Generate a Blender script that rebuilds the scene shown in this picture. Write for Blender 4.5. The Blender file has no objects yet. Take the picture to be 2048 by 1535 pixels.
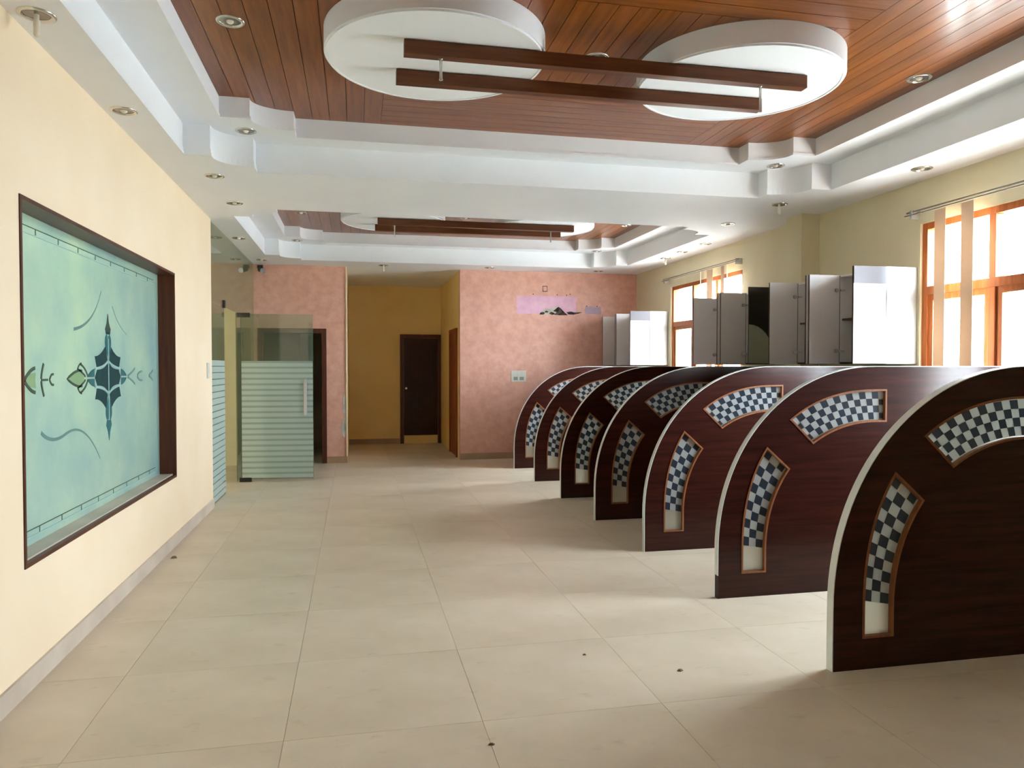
import bpy, math, random
from mathutils import Vector, Matrix
from mathutils.geometry import tessellate_polygon

random.seed(7)
scene = bpy.context.scene
col = scene.collection

# ------------------------------------------------------------------ camera
F_PX = 1480.0
PITCH = math.atan((767.5 - 733.0) / F_PX)
YAW = math.atan((1024.0 - 711.0) / F_PX * math.cos(PITCH))
cam_data = bpy.data.cameras.new('camera')
cam_data.sensor_fit = 'HORIZONTAL'
cam_data.sensor_width = 36.0
cam_data.lens = F_PX / 2048.0 * 36.0
cam_data.clip_start = 0.05
cam_data.clip_end = 200
cam = bpy.data.objects.new('camera', cam_data)
col.objects.link(cam)
cam.location = (0, 0, 1.5)
cam.rotation_euler = (math.pi / 2 - PITCH, 0, -YAW)
scene.camera = cam

# ------------------------------------------------------------------ light
scene.view_settings.view_transform = 'Standard'
scene.view_settings.look = 'None'
scene.view_settings.gamma = 1.0
scene.view_settings.use_curve_mapping = False
scene.view_settings.exposure = 2.1
WORLD_STRENGTH = 14.0
world = bpy.data.worlds.new('overcast_sky')
scene.world = world
world.use_nodes = True
bg = world.node_tree.nodes['Background']
bg.inputs[0].default_value = (0.79, 0.90, 1.0, 1)
bg.inputs[1].default_value = WORLD_STRENGTH
scene.cycles.max_bounces = 14
scene.cycles.diffuse_bounces = 8
scene.cycles.glossy_bounces = 5
scene.cycles.transparent_max_bounces = 24
scene.cycles.transmission_bounces = 10


def portal(name, y0, y1, z0, z1, x):
    d = bpy.data.lights.new(name, 'AREA')
    d.shape = 'RECTANGLE'
    d.size = z1 - z0
    d.size_y = y1 - y0
    d.cycles.is_portal = True
    o = bpy.data.objects.new(name, d)
    col.objects.link(o)
    o.location = (x, (y0 + y1) / 2, (z0 + z1) / 2)
    o.rotation_euler = (0, math.pi / 2, 0)


# ------------------------------------------------------------------ dimensions
XL = -1.49          # left wall face
XR = 4.66           # right wall face
YF = 11.85          # pink far wall face
YB = -3.0           # back wall behind the camera
Z0, Z1, Z2 = 3.06, 3.29, 3.44   # soffit, ledge, wood
WIN = [(3.31, 5.41), (8.34, 10.45)]
WZ0, WZ1 = 0.85, 2.70
for i, (a, b) in enumerate(WIN):
    portal('window_portal', a, b, WZ0, WZ1, XR + 0.26)

# ------------------------------------------------------------------ materials


def new_mat(name):
    m = bpy.data.materials.new(name)
    m.use_nodes = True
    nt = m.node_tree
    return m, nt, nt.nodes['Principled BSDF']


def srgb(r, g, b):
    def f(c):
        c /= 255.0
        return c / 12.92 if c <= 0.04045 else ((c + 0.055) / 1.055) ** 2.4
    return (f(r), f(g), f(b), 1)


def ramp(nt, stops):
    n = nt.nodes.new('ShaderNodeValToRGB')
    els = n.color_ramp.elements
    while len(els) < len(stops):
        els.new(0.5)
    for e, (p, c) in zip(els, stops):
        e.position = p
        e.color = c
    return n


def coords(nt, scale=(1, 1, 1), kind='Object'):
    tc = nt.nodes.new('ShaderNodeTexCoord')
    mp = nt.nodes.new('ShaderNodeMapping')
    mp.inputs['Scale'].default_value = scale
    nt.links.new(tc.outputs[kind], mp.inputs[0])
    return mp


def noise(nt, vec, scale, detail=4, rough=0.55):
    n = nt.nodes.new('ShaderNodeTexNoise')
    n.inputs['Scale'].default_value = scale
    n.inputs['Detail'].default_value = detail
    n.inputs['Roughness'].default_value = rough
    nt.links.new(vec.outputs[0], n.inputs['Vector'])
    return n


def bump(nt, p, h, strength, dist=0.01):
    b = nt.nodes.new('ShaderNodeBump')
    b.inputs['Strength'].default_value = strength
    b.inputs['Distance'].default_value = dist
    nt.links.new(h, b.inputs['Height'])
    nt.links.new(b.outputs[0], p.inputs['Normal'])


def mottled(name, c1, c2, scale=2.0, rough=0.6, bumps=0.0, bscale=60, stretch=(1, 1, 1), detail=5, coat=0.0, lo=0.35, hi=0.65):
    m, nt, p = new_mat(name)
    v = coords(nt, stretch)
    n = noise(nt, v, scale, detail)
    r = ramp(nt, [(lo, c1), (hi, c2)])
    nt.links.new(n.outputs['Fac'], r.inputs[0])
    nt.links.new(r.outputs[0], p.inputs['Base Color'])
    p.inputs['Roughness'].default_value = rough
    p.inputs['Coat Weight'].default_value = coat
    p.inputs['Coat Roughness'].default_value = 0.08
    if bumps:
        n2 = noise(nt, v, bscale, 6)
        bump(nt, p, n2.outputs['Fac'], bumps)
    return m


def plain(name, c, rough=0.5, metal=0.0):
    m, nt, p = new_mat(name)
    v = coords(nt)
    n = noise(nt, v, 9, 3)
    d = tuple(x * 0.93 for x in c[:3]) + (1,)
    r = ramp(nt, [(0.3, d), (0.7, c)])
    nt.links.new(n.outputs['Fac'], r.inputs[0])
    nt.links.new(r.outputs[0], p.inputs['Base Color'])
    p.inputs['Roughness'].default_value = rough
    p.inputs['Metallic'].default_value = metal
    return m


def wood(name, c1, c2, axis, rough=0.3, scale=3.0, coat=0.0, per_object=0.0):
    """long grain along axis (0 x, 1 y, 2 z)"""
    m, nt, p = new_mat(name)
    st = [14, 14, 14]
    st[axis] = 0.9
    v = coords(nt, tuple(st))
    if per_object:
        oi = nt.nodes.new('ShaderNodeObjectInfo')
        ad = nt.nodes.new('ShaderNodeVectorMath')
        ml = nt.nodes.new('ShaderNodeMath')
        ml.operation = 'MULTIPLY'
        ml.inputs[1].default_value = 37.0
        nt.links.new(oi.outputs['Random'], ml.inputs[0])
        nt.links.new(v.outputs[0], ad.inputs[0])
        nt.links.new(ml.outputs[0], ad.inputs[1])
        v = ad
    n = noise(nt, v, scale, 6, 0.6)
    r = ramp(nt, [(0.25, c1), (0.75, c2)])
    nt.links.new(n.outputs['Fac'], r.inputs[0])
    if per_object:
        hs = nt.nodes.new('ShaderNodeHueSaturation')
        mr = nt.nodes.new('ShaderNodeMapRange')
        mr.inputs['To Min'].default_value = 1 - per_object
        mr.inputs['To Max'].default_value = 1 + per_object
        nt.links.new(oi.outputs['Random'], mr.inputs['Value'])
        nt.links.new(mr.outputs[0], hs.inputs['Value'])
        nt.links.new(r.outputs[0], hs.inputs['Color'])
        nt.links.new(hs.outputs[0], p.inputs['Base Color'])
    else:
        nt.links.new(r.outputs[0], p.inputs['Base Color'])
    p.inputs['Roughness'].default_value = rough
    p.inputs['Specular IOR Level'].default_value = 0.25
    p.inputs['Coat Weight'].default_value = coat
    p.inputs['Coat Roughness'].default_value = 0.16
    return m


def mix_shader(nt, a, b, fac):
    n = nt.nodes.new('ShaderNodeMixShader')
    if isinstance(fac, float):
        n.inputs[0].default_value = fac
    else:
        nt.links.new(fac, n.inputs[0])
    nt.links.new(a, n.inputs[1])
    nt.links.new(b, n.inputs[2])
    return n.outputs[0]


def glassy(name, tint, body, opacity, transl=0.4, gloss=0.06, rough=0.03, noise_scale=0.0, body2=None):
    """thin sheet: clear tinted part mixed with a frosted diffuse / translucent part, plus a surface reflection"""
    m, nt, p = new_mat(name)
    nt.nodes.remove(p)
    out = nt.nodes['Material Output']
    tr = nt.nodes.new('ShaderNodeBsdfTransparent')
    tr.inputs[0].default_value = tint
    di = nt.nodes.new('ShaderNodeBsdfDiffuse')
    tl = nt.nodes.new('ShaderNodeBsdfTranslucent')
    if noise_scale:
        v = coords(nt)
        n = noise(nt, v, noise_scale, 6, 0.6)
        r = ramp(nt, [(0.3, body), (0.7, body2)])
        nt.links.new(n.outputs['Fac'], r.inputs[0])
        nt.links.new(r.outputs[0], di.inputs[0])
        nt.links.new(r.outputs[0], tl.inputs[0])
    else:
        di.inputs[0].default_value = body
        tl.inputs[0].default_value = body
    frost = mix_shader(nt, di.outputs[0], tl.outputs[0], transl)
    base = mix_shader(nt, tr.outputs[0], frost, opacity)
    gl = nt.nodes.new('ShaderNodeBsdfGlossy')
    gl.inputs['Roughness'].default_value = rough
    lw = nt.nodes.new('ShaderNodeLayerWeight')
    lw.inputs['Blend'].default_value = 0.5
    pw = nt.nodes.new('ShaderNodeMath')
    pw.operation = 'POWER'
    pw.inputs[1].default_value = 5.0
    nt.links.new(lw.outputs['Facing'], pw.inputs[0])
    mx = nt.nodes.new('ShaderNodeMath')
    mx.operation = 'MULTIPLY_ADD'
    mx.inputs[1].default_value = 0.9 if gloss else 0.0
    mx.inputs[2].default_value = gloss
    mx.use_clamp = True
    nt.links.new(pw.outputs[0], mx.inputs[0])
    fin = mix_shader(nt, base, gl.outputs[0], mx.outputs[0])
    nt.links.new(fin, out.inputs[0])
    return m


M = {}
M['cream'] = mottled('cream_wall_paint', srgb(244, 223, 190), srgb(249, 230, 200), 1.3, 0.55, 0.02, 40)
M['olive'] = mottled('yellow_wall_paint', srgb(218, 209, 176), srgb(226, 218, 188), 1.3, 0.6, 0.02, 40)
M['mustard'] = mottled('mustard_wall_paint', srgb(238, 206, 134), srgb(244, 216, 148), 1.2, 0.6)
M['white'] = mottled('white_ceiling_paint', srgb(231, 235, 240), srgb(237, 240, 244), 1.0, 0.6)
M['pink'] = mottled('pink_textured_paint', srgb(214, 160, 142), srgb(228, 178, 160), 9.0, 0.55, 0.35, 22, detail=7)
M['floor'] = mottled('beige_vitrified_tile', srgb(204, 189, 166), srgb(218, 204, 183), 1.6, 0.38, 0.0, detail=8)
nt = M['floor'].node_tree
p = nt.nodes['Principled BSDF']
src = p.inputs['Base Color'].links[0].from_socket
v = coords(nt, (1, 2.2, 1), 'Object')
tc = v.inputs[0].links[0].from_node
oi = nt.nodes.new('ShaderNodeObjectInfo')
ad = nt.nodes.new('ShaderNodeVectorMath')
nt.links.new(v.outputs[0], ad.inputs[0])
nt.links.new(oi.outputs['Location'], ad.inputs[1])
n_ = noise(nt, ad, 5.5, 7, 0.65)
r_ = ramp(nt, [(0.60, (1, 1, 1, 1)), (0.74, (0.82, 0.79, 0.75, 1))])
nt.links.new(n_.outputs['Fac'], r_.inputs[0])
mx_ = nt.nodes.new('ShaderNodeMix')
mx_.data_type = 'RGBA'
mx_.blend_type = 'MULTIPLY'
mx_.inputs[0].default_value = 1.0
nt.links.new(src, mx_.inputs[6])
nt.links.new(r_.outputs[0], mx_.inputs[7])
nt.links.new(mx_.outputs[2], p.inputs['Base Color'])
M['grout'] = plain('tile_grout', srgb(176, 160, 138), 0.9)
M['skirting'] = mottled('grey_beige_skirting', srgb(196, 182, 166), srgb(212, 199, 184), 3, 0.4)
M['skirting_dark'] = mottled('brown_beige_skirting', srgb(160, 132, 104), srgb(176, 148, 118), 3, 0.4)
M['wood_x'] = wood('ceiling_wood_along_x', srgb(102, 52, 14), srgb(150, 86, 30), 0, 0.30, 2.2, 0.28, 0.12)
M['wood_y'] = wood('ceiling_wood_along_y', srgb(102, 52, 14), srgb(150, 86, 30), 1, 0.30, 2.2, 0.28, 0.12)
M['wood_back'] = plain('dark_gap_behind_planks', srgb(46, 22, 10), 0.8)
M['beam'] = wood('dark_walnut_beam', srgb(72, 38, 20), srgb(110, 64, 36), 0, 0.35, 3)
M['laminate'] = wood('dark_mahogany_laminate', srgb(36, 14, 10), srgb(62, 28, 20), 0, 0.22, 2.0)
M['trimwood'] = wood('orange_teak_trim', srgb(112, 66, 40), srgb(148, 94, 58), 2, 0.35, 3)
M['winwood'] = wood('teak_window_frame', srgb(150, 82, 40), srgb(190, 112, 60), 2, 0.4, 3)
M['darkwood'] = wood('dark_brown_door_frame', srgb(70, 36, 24), srgb(100, 56, 38), 2, 0.35, 3)
M['doorwood'] = wood('dark_door_panel', srgb(40, 20, 16), srgb(62, 32, 24), 2, 0.4, 3)
M['reddoor'] = wood('red_brown_door_panel', srgb(120, 54, 24), srgb(150, 74, 36), 2, 0.4, 3)
M['alu'] = plain('brushed_pale_aluminium', srgb(222, 228, 226), 0.35, 0.15)
M['chrome'] = plain('chrome', srgb(214, 212, 206), 0.18, 0.9)
M['rodgrey'] = plain('grey_rod_metal', srgb(120, 116, 108), 0.45, 0.3)
M['dish'] = plain('dark_reflector', srgb(140, 134, 124), 0.25, 0.8)
M['steel'] = plain('steel_handle', srgb(205, 205, 205), 0.25, 0.6)
M['black'] = plain('black_metal', srgb(22, 22, 22), 0.4)
M['cabwhite'] = mottled('white_cabinet_laminate', srgb(148, 147, 141), srgb(156, 155, 149), 2, 0.4)
M['cabgrey'] = mottled('warm_grey_cabinet_laminate', srgb(224, 219, 219), srgb(232, 227, 227), 2, 0.42)
M['cabband'] = mottled('grey_lilac_laminate', srgb(50, 44, 48), srgb(58, 51, 56), 2, 0.4)
M['cabblack'] = plain('black_laminate', srgb(20, 17, 14), 0.3)
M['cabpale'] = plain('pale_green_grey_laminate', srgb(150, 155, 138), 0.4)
M['cabedge'] = plain('brown_edge_band', srgb(58, 42, 30), 0.5)
M['blind'] = glassy('cream_blind_fabric', (1, 1, 1, 1), srgb(222, 199, 174), 1.0, 0.16, 0.0, 0.5)
M['glass'] = glassy('clear_window_glass', (0.97, 0.98, 0.98, 1), (1, 1, 1, 1), 0.0)
M['greenglass'] = glassy('green_tinted_glass', (0.78, 0.85, 0.78, 1), srgb(170, 180, 165), 0.12, 0.3, 0.07)
M['frost'] = glassy('frosted_glass_film', (0.75, 0.88, 0.85, 1), srgb(210, 230, 228), 0.86, 0.25, 0.05, 0.2)
M['frostgap'] = glassy('thinly_frosted_film', (0.70, 0.82, 0.78, 1), srgb(190, 214, 208), 0.70, 0.25, 0.05, 0.2)
M['etched'] = glassy('etched_teal_glass', (0.60, 0.90, 0.82, 1), srgb(172, 204, 208), 0.82, 0.28, 0.06, 0.12, 1.5, srgb(214, 234, 212))  # bluish to pale green noise paints glow and reflection into the glass
M['etchdark'] = glassy('smoked_inlay_glass', (0.30, 0.45, 0.45, 1), srgb(74, 106, 108), 0.8, 0.3, 0.05)
M['etchmid'] = glassy('blue_inlay_glass', (0.40, 0.65, 0.65, 1), srgb(96, 150, 152), 0.8, 0.3, 0.05)
M['etchlite'] = plain('pale_lead_line', srgb(150, 188, 184), 0.4)
M['etchline'] = plain('dark_green_lead_line', srgb(54, 80, 56), 0.5)
M['etchsoft'] = plain('grey_green_scroll_line', srgb(94, 134, 126), 0.5)
M['petal'] = glassy('pale_green_petal_glass', (0.8, 0.98, 0.7, 1), srgb(206, 230, 192), 0.7, 0.4, 0.05)
M['mosaic_light'] = glassy('pale_mosaic_glass', (0.86, 0.90, 0.92, 1), srgb(226, 230, 234), 0.85, 0.72, 0.06, 0.08)
M['mosaic_dark'] = glassy('smoky_blue_mosaic_glass', (0.30, 0.35, 0.42, 1), srgb(84, 94, 108), 0.80, 0.70, 0.06, 0.08)
M['mosaic_pane'] = glassy('plain_milky_glass', (0.88, 0.90, 0.88, 1), srgb(220, 218, 204), 0.75, 0.70, 0.06, 0.08)
M['purple'] = mottled('lilac_paint_patch', srgb(216, 168, 194), srgb(228, 184, 204), 7, 0.6)
M['lilac'] = mottled('blue_lilac_paint_patch', srgb(176, 150, 172), srgb(190, 164, 178), 7, 0.6)
M['rubble'] = mottled('broken_plaster_dark', srgb(34, 26, 20), srgb(96, 84, 70), 14, 0.9, lo=0.42, hi=0.6)
M['plaster'] = mottled('bare_plaster', srgb(178, 172, 160), srgb(206, 200, 190), 9, 0.8)
M['plastic'] = plain('white_plastic', srgb(220, 222, 214), 0.4)
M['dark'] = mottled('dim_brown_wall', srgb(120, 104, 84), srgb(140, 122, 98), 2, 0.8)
M['ground'] = mottled('pale_concrete_ground', srgb(196, 192, 184), srgb(208, 204, 196), 0.4, 0.9)
M['debris'] = plain('dark_dirt', srgb(120, 100, 78), 0.9)
M['bulb'] = plain('frosted_bulb', srgb(232, 228, 214), 0.3)

# ------------------------------------------------------------------ mesh helpers


class MB:
    def __init__(s):
        s.v, s.f = [], []

    def box(s, x0, x1, y0, y1, z0, z1):
        b = len(s.v)
        s.v += [(x0, y0, z0), (x1, y0, z0), (x1, y1, z0), (x0, y1, z0), (x0, y0, z1), (x1, y0, z1), (x1, y1, z1), (x0, y1, z1)]
        for q in ((3, 2, 1, 0), (4, 5, 6, 7), (0, 1, 5, 4), (1, 2, 6, 5), (2, 3, 7, 6), (3, 0, 4, 7)):
            s.f.append(tuple(b + i for i in q))
        return s

    def prism(s, loops, fn, lo, hi):
        """loops: outer polygon + holes of 2D points, fn(a, b, t) -> 3D, extruded t = lo..hi"""
        flat = [p for l in loops for p in l]
        tris = tessellate_polygon([[Vector((p[0], p[1], 0)) for p in l] for l in loops])
        b = len(s.v)
        n = len(flat)
        s.v += [fn(p[0], p[1], lo) for p in flat] + [fn(p[0], p[1], hi) for p in flat]
        for t in tris:
            s.f.append((b + t[0], b + t[1], b + t[2]))
            s.f.append((b + n + t[2], b + n + t[1], b + n + t[0]))
        o = 0
        for l in loops:
            k = len(l)
            for i in range(k):
                j = (i + 1) % k
                s.f.append((b + o + i, b + o + j, b + n + o + j, b + n + o + i))
            o += k
        return s

    def tube(s, p0, p1, r, seg=12, r1=None):
        p0, p1 = Vector(p0), Vector(p1)
        d = (p1 - p0).normalized()
        a = d.orthogonal().normalized()
        c = d.cross(a)
        b = len(s.v)
        for p, rr in ((p0, r), (p1, r if r1 is None else r1)):
            for i in range(seg):
                t = 2 * math.pi * i / seg
                s.v.append(tuple(p + a * (rr * math.cos(t)) + c * (rr * math.sin(t))))
        for i in range(seg):
            j = (i + 1) % seg
            s.f.append((b + i, b + j, b + seg + j, b + seg + i))
        s.f.append(tuple(b + i for i in reversed(range(seg))))
        s.f.append(tuple(b + seg + i for i in range(seg)))
        return s

    def lathe(s, prof, cx, cy, seg=48, cz=0.0):
        """prof: (r, z) list around a vertical axis"""
        b = len(s.v)
        k = len(prof)
        for i in range(seg):
            t = 2 * math.pi * i / seg
            for r, z in prof:
                s.v.append((cx + r * math.cos(t), cy + r * math.sin(t), cz + z))
        for i in range(seg):
            j = (i + 1) % seg
            for q in range(k - 1):
                s.f.append((b + i * k + q, b + j * k + q, b + j * k + q + 1, b + i * k + q + 1))
        return s

    def mesh(s, name):
        me = bpy.data.meshes.new(name)
        me.from_pydata(s.v, [], s.f)
        import bmesh
        bm = bmesh.new()
        bm.from_mesh(me)
        bmesh.ops.remove_doubles(bm, verts=bm.verts, dist=1e-6)
        bmesh.ops.recalc_face_normals(bm, faces=bm.faces)
        bm.to_mesh(me)
        bm.free()
        return me

    def build(s, name, mat, parent=None, smooth=False, bevel=0.0):
        me = s.mesh(name)
        me.materials.append(M[mat] if isinstance(mat, str) else mat)
        o = bpy.data.objects.new(name, me)
        col.objects.link(o)
        if parent:
            o.parent = parent
        if smooth:
            me.shade_smooth()
            md = o.modifiers.new('edges', 'EDGE_SPLIT')
            md.split_angle = math.radians(35)
        if bevel:
            md = o.modifiers.new('bevel', 'BEVEL')
            md.width = bevel
            md.segments = 2
            md.limit_method = 'ANGLE'
        return o


def tag(o, label=None, cat=None, group=None, kind=None):
    if label:
        o['label'] = label
    if cat:
        o['category'] = cat
    if group:
        o['group'] = group
    if kind:
        o['kind'] = kind
    return o


def empty(name, loc=(0, 0, 0)):
    o = bpy.data.objects.new(name, None)
    o.empty_display_size = 0.1
    col.objects.link(o)
    o.location = loc
    return o


def adopt(root):
    """children were modelled in world coordinates: keep them there under a moved root"""
    inv = Matrix.Translation(-root.location)
    for ch in list(root.children):
        ch.matrix_parent_inverse = inv


def copy_mesh_obj(src, name, loc, parent):
    o = bpy.data.objects.new(name, src.data)
    o.location = loc
    col.objects.link(o)
    o.parent = parent
    return o


def offset_loop(pts, d):
    """mitred offset of a closed loop; positive d moves to the left of the walking direction"""
    n = len(pts)
    out = []
    for i in range(n):
        p0, p1, p2 = (Vector(pts[i - 1]), Vector(pts[i]), Vector(pts[(i + 1) % n]))
        a = (p1 - p0).normalized()
        b = (p2 - p1).normalized()
        na = Vector((-a.y, a.x))
        nb = Vector((-b.y, b.x))
        m = na + nb
        if m.length < 1e-6:
            m = na
        m.normalize()
        k = max(0.45, m.dot(na))
        q = p1 + m * (d / k)
        out.append((q.x, q.y))
    return out


XY = lambda a, b, t: (a, b, t)
XZ = lambda a, b, t: (a, t, b)
YZ = lambda a, b, t: (t, a, b)


def rect(a0, a1, b0, b1):
    return [(a0, b0), (a1, b0), (a1, b1), (a0, b1)]


# ------------------------------------------------------------------ floor
fl = MB().box(-4.6, XR + 0.2, YB - 0.2, 14.8, -0.12, -0.004).build('floor', 'grout')
tag(fl, 'beige vitrified tile floor of the empty hall', kind='structure')
TS = 0.81
proto = None
nx0, ny0 = -1.10 - 4 * TS, 3.06 - 8 * TS
for i in range(12):
    for j in range(23):
        x0, y0 = nx0 + i * TS, ny0 + j * TS
        x1, y1 = min(x0 + TS, XR + 0.02), min(y0 + TS, 14.75)
        x0, y0 = max(x0, -4.5), max(y0, YB - 0.1)
        if x1 - x0 < 0.05 or y1 - y0 < 0.05:
            continue
        if y0 > YF + 0.1 and (x1 < -1.8 or x0 > 1.9):
            continue
        g = 0.0009
        if abs(x1 - x0 - TS) < 1e-6 and abs(y1 - y0 - TS) < 1e-6:
            if proto is None:
                proto = MB().box(g, TS - g, g, TS - g, -0.004, 0.0).build('floor_tile', 'floor', fl)
                proto.location = (x0, y0, 0)
            else:
                copy_mesh_obj(proto, 'floor_tile', (x0, y0, 0), fl)
        else:
            o = MB().box(g, x1 - x0 - g, g, y1 - y0 - g, -0.004, 0.0).build('floor_tile', 'floor', fl)
            o.location = (x0, y0, 0)

# ------------------------------------------------------------------ walls
LW = (3.76, 6.70, 0.57, 2.285)      # etched window opening y0 y1 z0 z1
wl = MB().prism([rect(YB, 8.34, 0, Z0 + 0.05), rect(*LW)], YZ, XL - 0.20, XL).build('wall_left', 'cream')
tag(wl, 'bright cream painted left wall with the etched window', kind='structure')
MB().box(XL, XL + 0.014, YB, 8.34, 0.0, 0.10).build('baseboard_left', 'skirting', None)['kind'] = 'structure'
wr_loops = [rect(YB, YF + 0.2, 0, Z0 + 0.05)] + [rect(a, b, WZ0, WZ1) for a, b in WIN]
wr = MB().prism(wr_loops, YZ, XR, XR + 0.22).build('wall_right', 'olive')
tag(wr, 'yellow painted right wall with tall windows', kind='structure')
MB().box(4.455, XR, 6.80, 7.08, 0, Z0).build('pillar', 'olive', wr)
MB().box(XR - 0.014, XR, YB, YF, 0.0, 0.10).build('baseboard_right', 'skirting')['kind'] = 'structure'
DW = (-1.46, -0.44, 0.0, 2.09)      # doorway in the far wall
RX0, RX1, RY = -0.13, 1.65, 14.6    # recess
wf = MB().prism([[(XL - 0.02, 0), (DW[0], 0), (DW[0], DW[3]), (DW[1], DW[3]), (DW[1], 0), (RX0, 0), (RX0, Z0 + 0.05), (XL - 0.02, Z0 + 0.05)]], XZ, YF, YF + 0.18).build('wall_far_left', 'pink')
tag(wf, 'pink textured wall piece with the dark doorway', kind='structure')
wf2 = MB().box(RX1, XR, YF, YF + 0.15, 0, Z0 + 0.05).build('wall_far_right', 'pink')
tag(wf2, 'pink textured far wall with lilac patches', kind='structure')
MB().box(RX1, XR, YF - 0.014, YF, 0, 0.10).build('baseboard_far_right', 'skirting_dark')['kind'] = 'structure'
MB().box(DW[1] + 0.0, RX0, YF - 0.014, YF, 0, 0.10).build('baseboard_far_left', 'skirting_dark')['kind'] = 'structure'
MB().box(RX0 - 0.014, RX0 + 0.006, YF - 0.016, YF - 0.001, 0.1, Z0).build('corner_bead', 'cream', wf)
RD = (0.90, 1.60, 2.10)
w = MB().box(RX0 - 0.2, RX1 + 0.2, RY, RY + 0.15, 0, Z0 + 0.05).build('wall_recess_back', 'mustard')
tag(w, 'mustard yellow back wall of the recess', kind='structure')
w = MB().box(RX0 - 0.12, RX0, YF + 0.18, RY, 0, Z0 + 0.05).build('wall_recess_left', 'mustard')
tag(w, 'mustard yellow left side of the recess', kind='structure')
w = MB().box(RX1, RX1 + 0.15, YF + 0.15, RY, 0, Z0 + 0.05).build('wall_recess_right', 'mustard')
tag(w, 'yellow right side wall of the recess', kind='structure')
MB().box(RX0, 0.84, RY - 0.014, RY, 0, 0.10).build('baseboard_recess', 'skirting_dark')['kind'] = 'structure'
w = MB().box(-4.6, XR + 0.2, YB - 0.15, YB, 0, Z0 + 0.05).build('wall_back', 'cream')
tag(w, 'cream wall behind the viewer', kind='structure')
# room behind the etched window and glass front
w = MB().box(-4.65, -4.5, YB, YF, 0, Z0 + 0.05).build('wall_side_room', 'olive')
tag(w, 'yellow wall of the room behind the glass', kind='structure')
w = MB().box(-4.5, XL - 0.021, YF, YF + 0.15, 0, Z0 + 0.05).build('wall_side_room_far', 'olive')
tag(w, 'yellow end wall of the room behind the glass', kind='structure')
# dark room behind the far doorway
w = MB()
w.box(-1.9, -1.75, YF + 0.18, 13.9, 0, 2.6).box(-0.44, -0.25, YF + 0.18, 13.9, 0, 2.6).box(-1.9, -0.25, 13.9, 14.0, 0, 2.6)
w.box(-1.9, -0.25, YF + 0.18, 14.0, 2.6, 2.7).box(-1.06, -0.98, 13.2, 13.9, 0, 2.6)
w = w.build('wall_store_room', 'dark')
tag(w, 'dim brown walls of the room behind the doorway', kind='structure')

# ------------------------------------------------------------------ ceiling with two stepped coffers
CX = 1.445
COFFERS = [4.34, 9.49]      # centre in y
HALF = [1.94, 1.78]
DRUM_Y = [4.46, 9.45]


def corner_outline(cx, cy, hx, hy, xi1, xi2, step, a0, a1, seg=10):
    """counter-clockwise loop with a step, a quarter curve and a jog in every corner"""
    q = []          # first quadrant, from the x side to the y side
    q.append((hx, hy - step))
    q.append((hx - xi1, hy - step))
    for i in range(seg + 1):
        t = math.pi / 2 * i / seg
        q.append((hx - xi2 + (xi2 - xi1) * math.cos(t), hy - a0 + (a0 - a1) * math.sin(t)))
    q.append((hx - xi2, hy))
    pts = [(x, y) for x, y in q]
    pts += [(-x, y) for x, y in reversed(q)]
    pts += [(-x, -y) for x, y in q]
    pts += [(x, -y) for x, y in reversed(q)]
    return [(cx + x, cy + y) for x, y in pts]


OUT1 = [corner_outline(CX, cy, 2.68, hy, 0.19, 0.46, 0.42, 0.385, 0.15) for cy, hy in zip(COFFERS, HALF)]
OUT2 = [corner_outline(CX, cy, 2.395, hy - 0.225, 0.21, 0.50, 0.385, 0.355, 0.16) for cy, hy in zip(COFFERS, HALF)]
ce = MB().prism([rect(-4.6, XR + 0.2, YB - 0.2, RY + 0.2)] + OUT1, XY, Z0, Z0 + 0.05).build('ceiling', 'white')
tag(ce, 'white plaster ceiling with two stepped coffers', kind='structure')
planks = {}


def plank(kind, L, Wd, x, y):
    key = (kind, round(L, 3), round(Wd, 3))
    g = 0.0022
    if key not in planks:
        mb = MB()
        if kind == 'x':
            mb.box(g, L - g, g, Wd - g, 0, 0.012)
        else:
            mb.box(g, Wd - g, g, L - g, 0, 0.012)
        o = mb.build('wood_plank', 'wood_' + kind, ce)
        o.location = (x, y, Z2)
        planks[key] = o
    else:
        copy_mesh_obj(planks[key], 'wood_plank', (x, y, Z2), ce)


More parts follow.
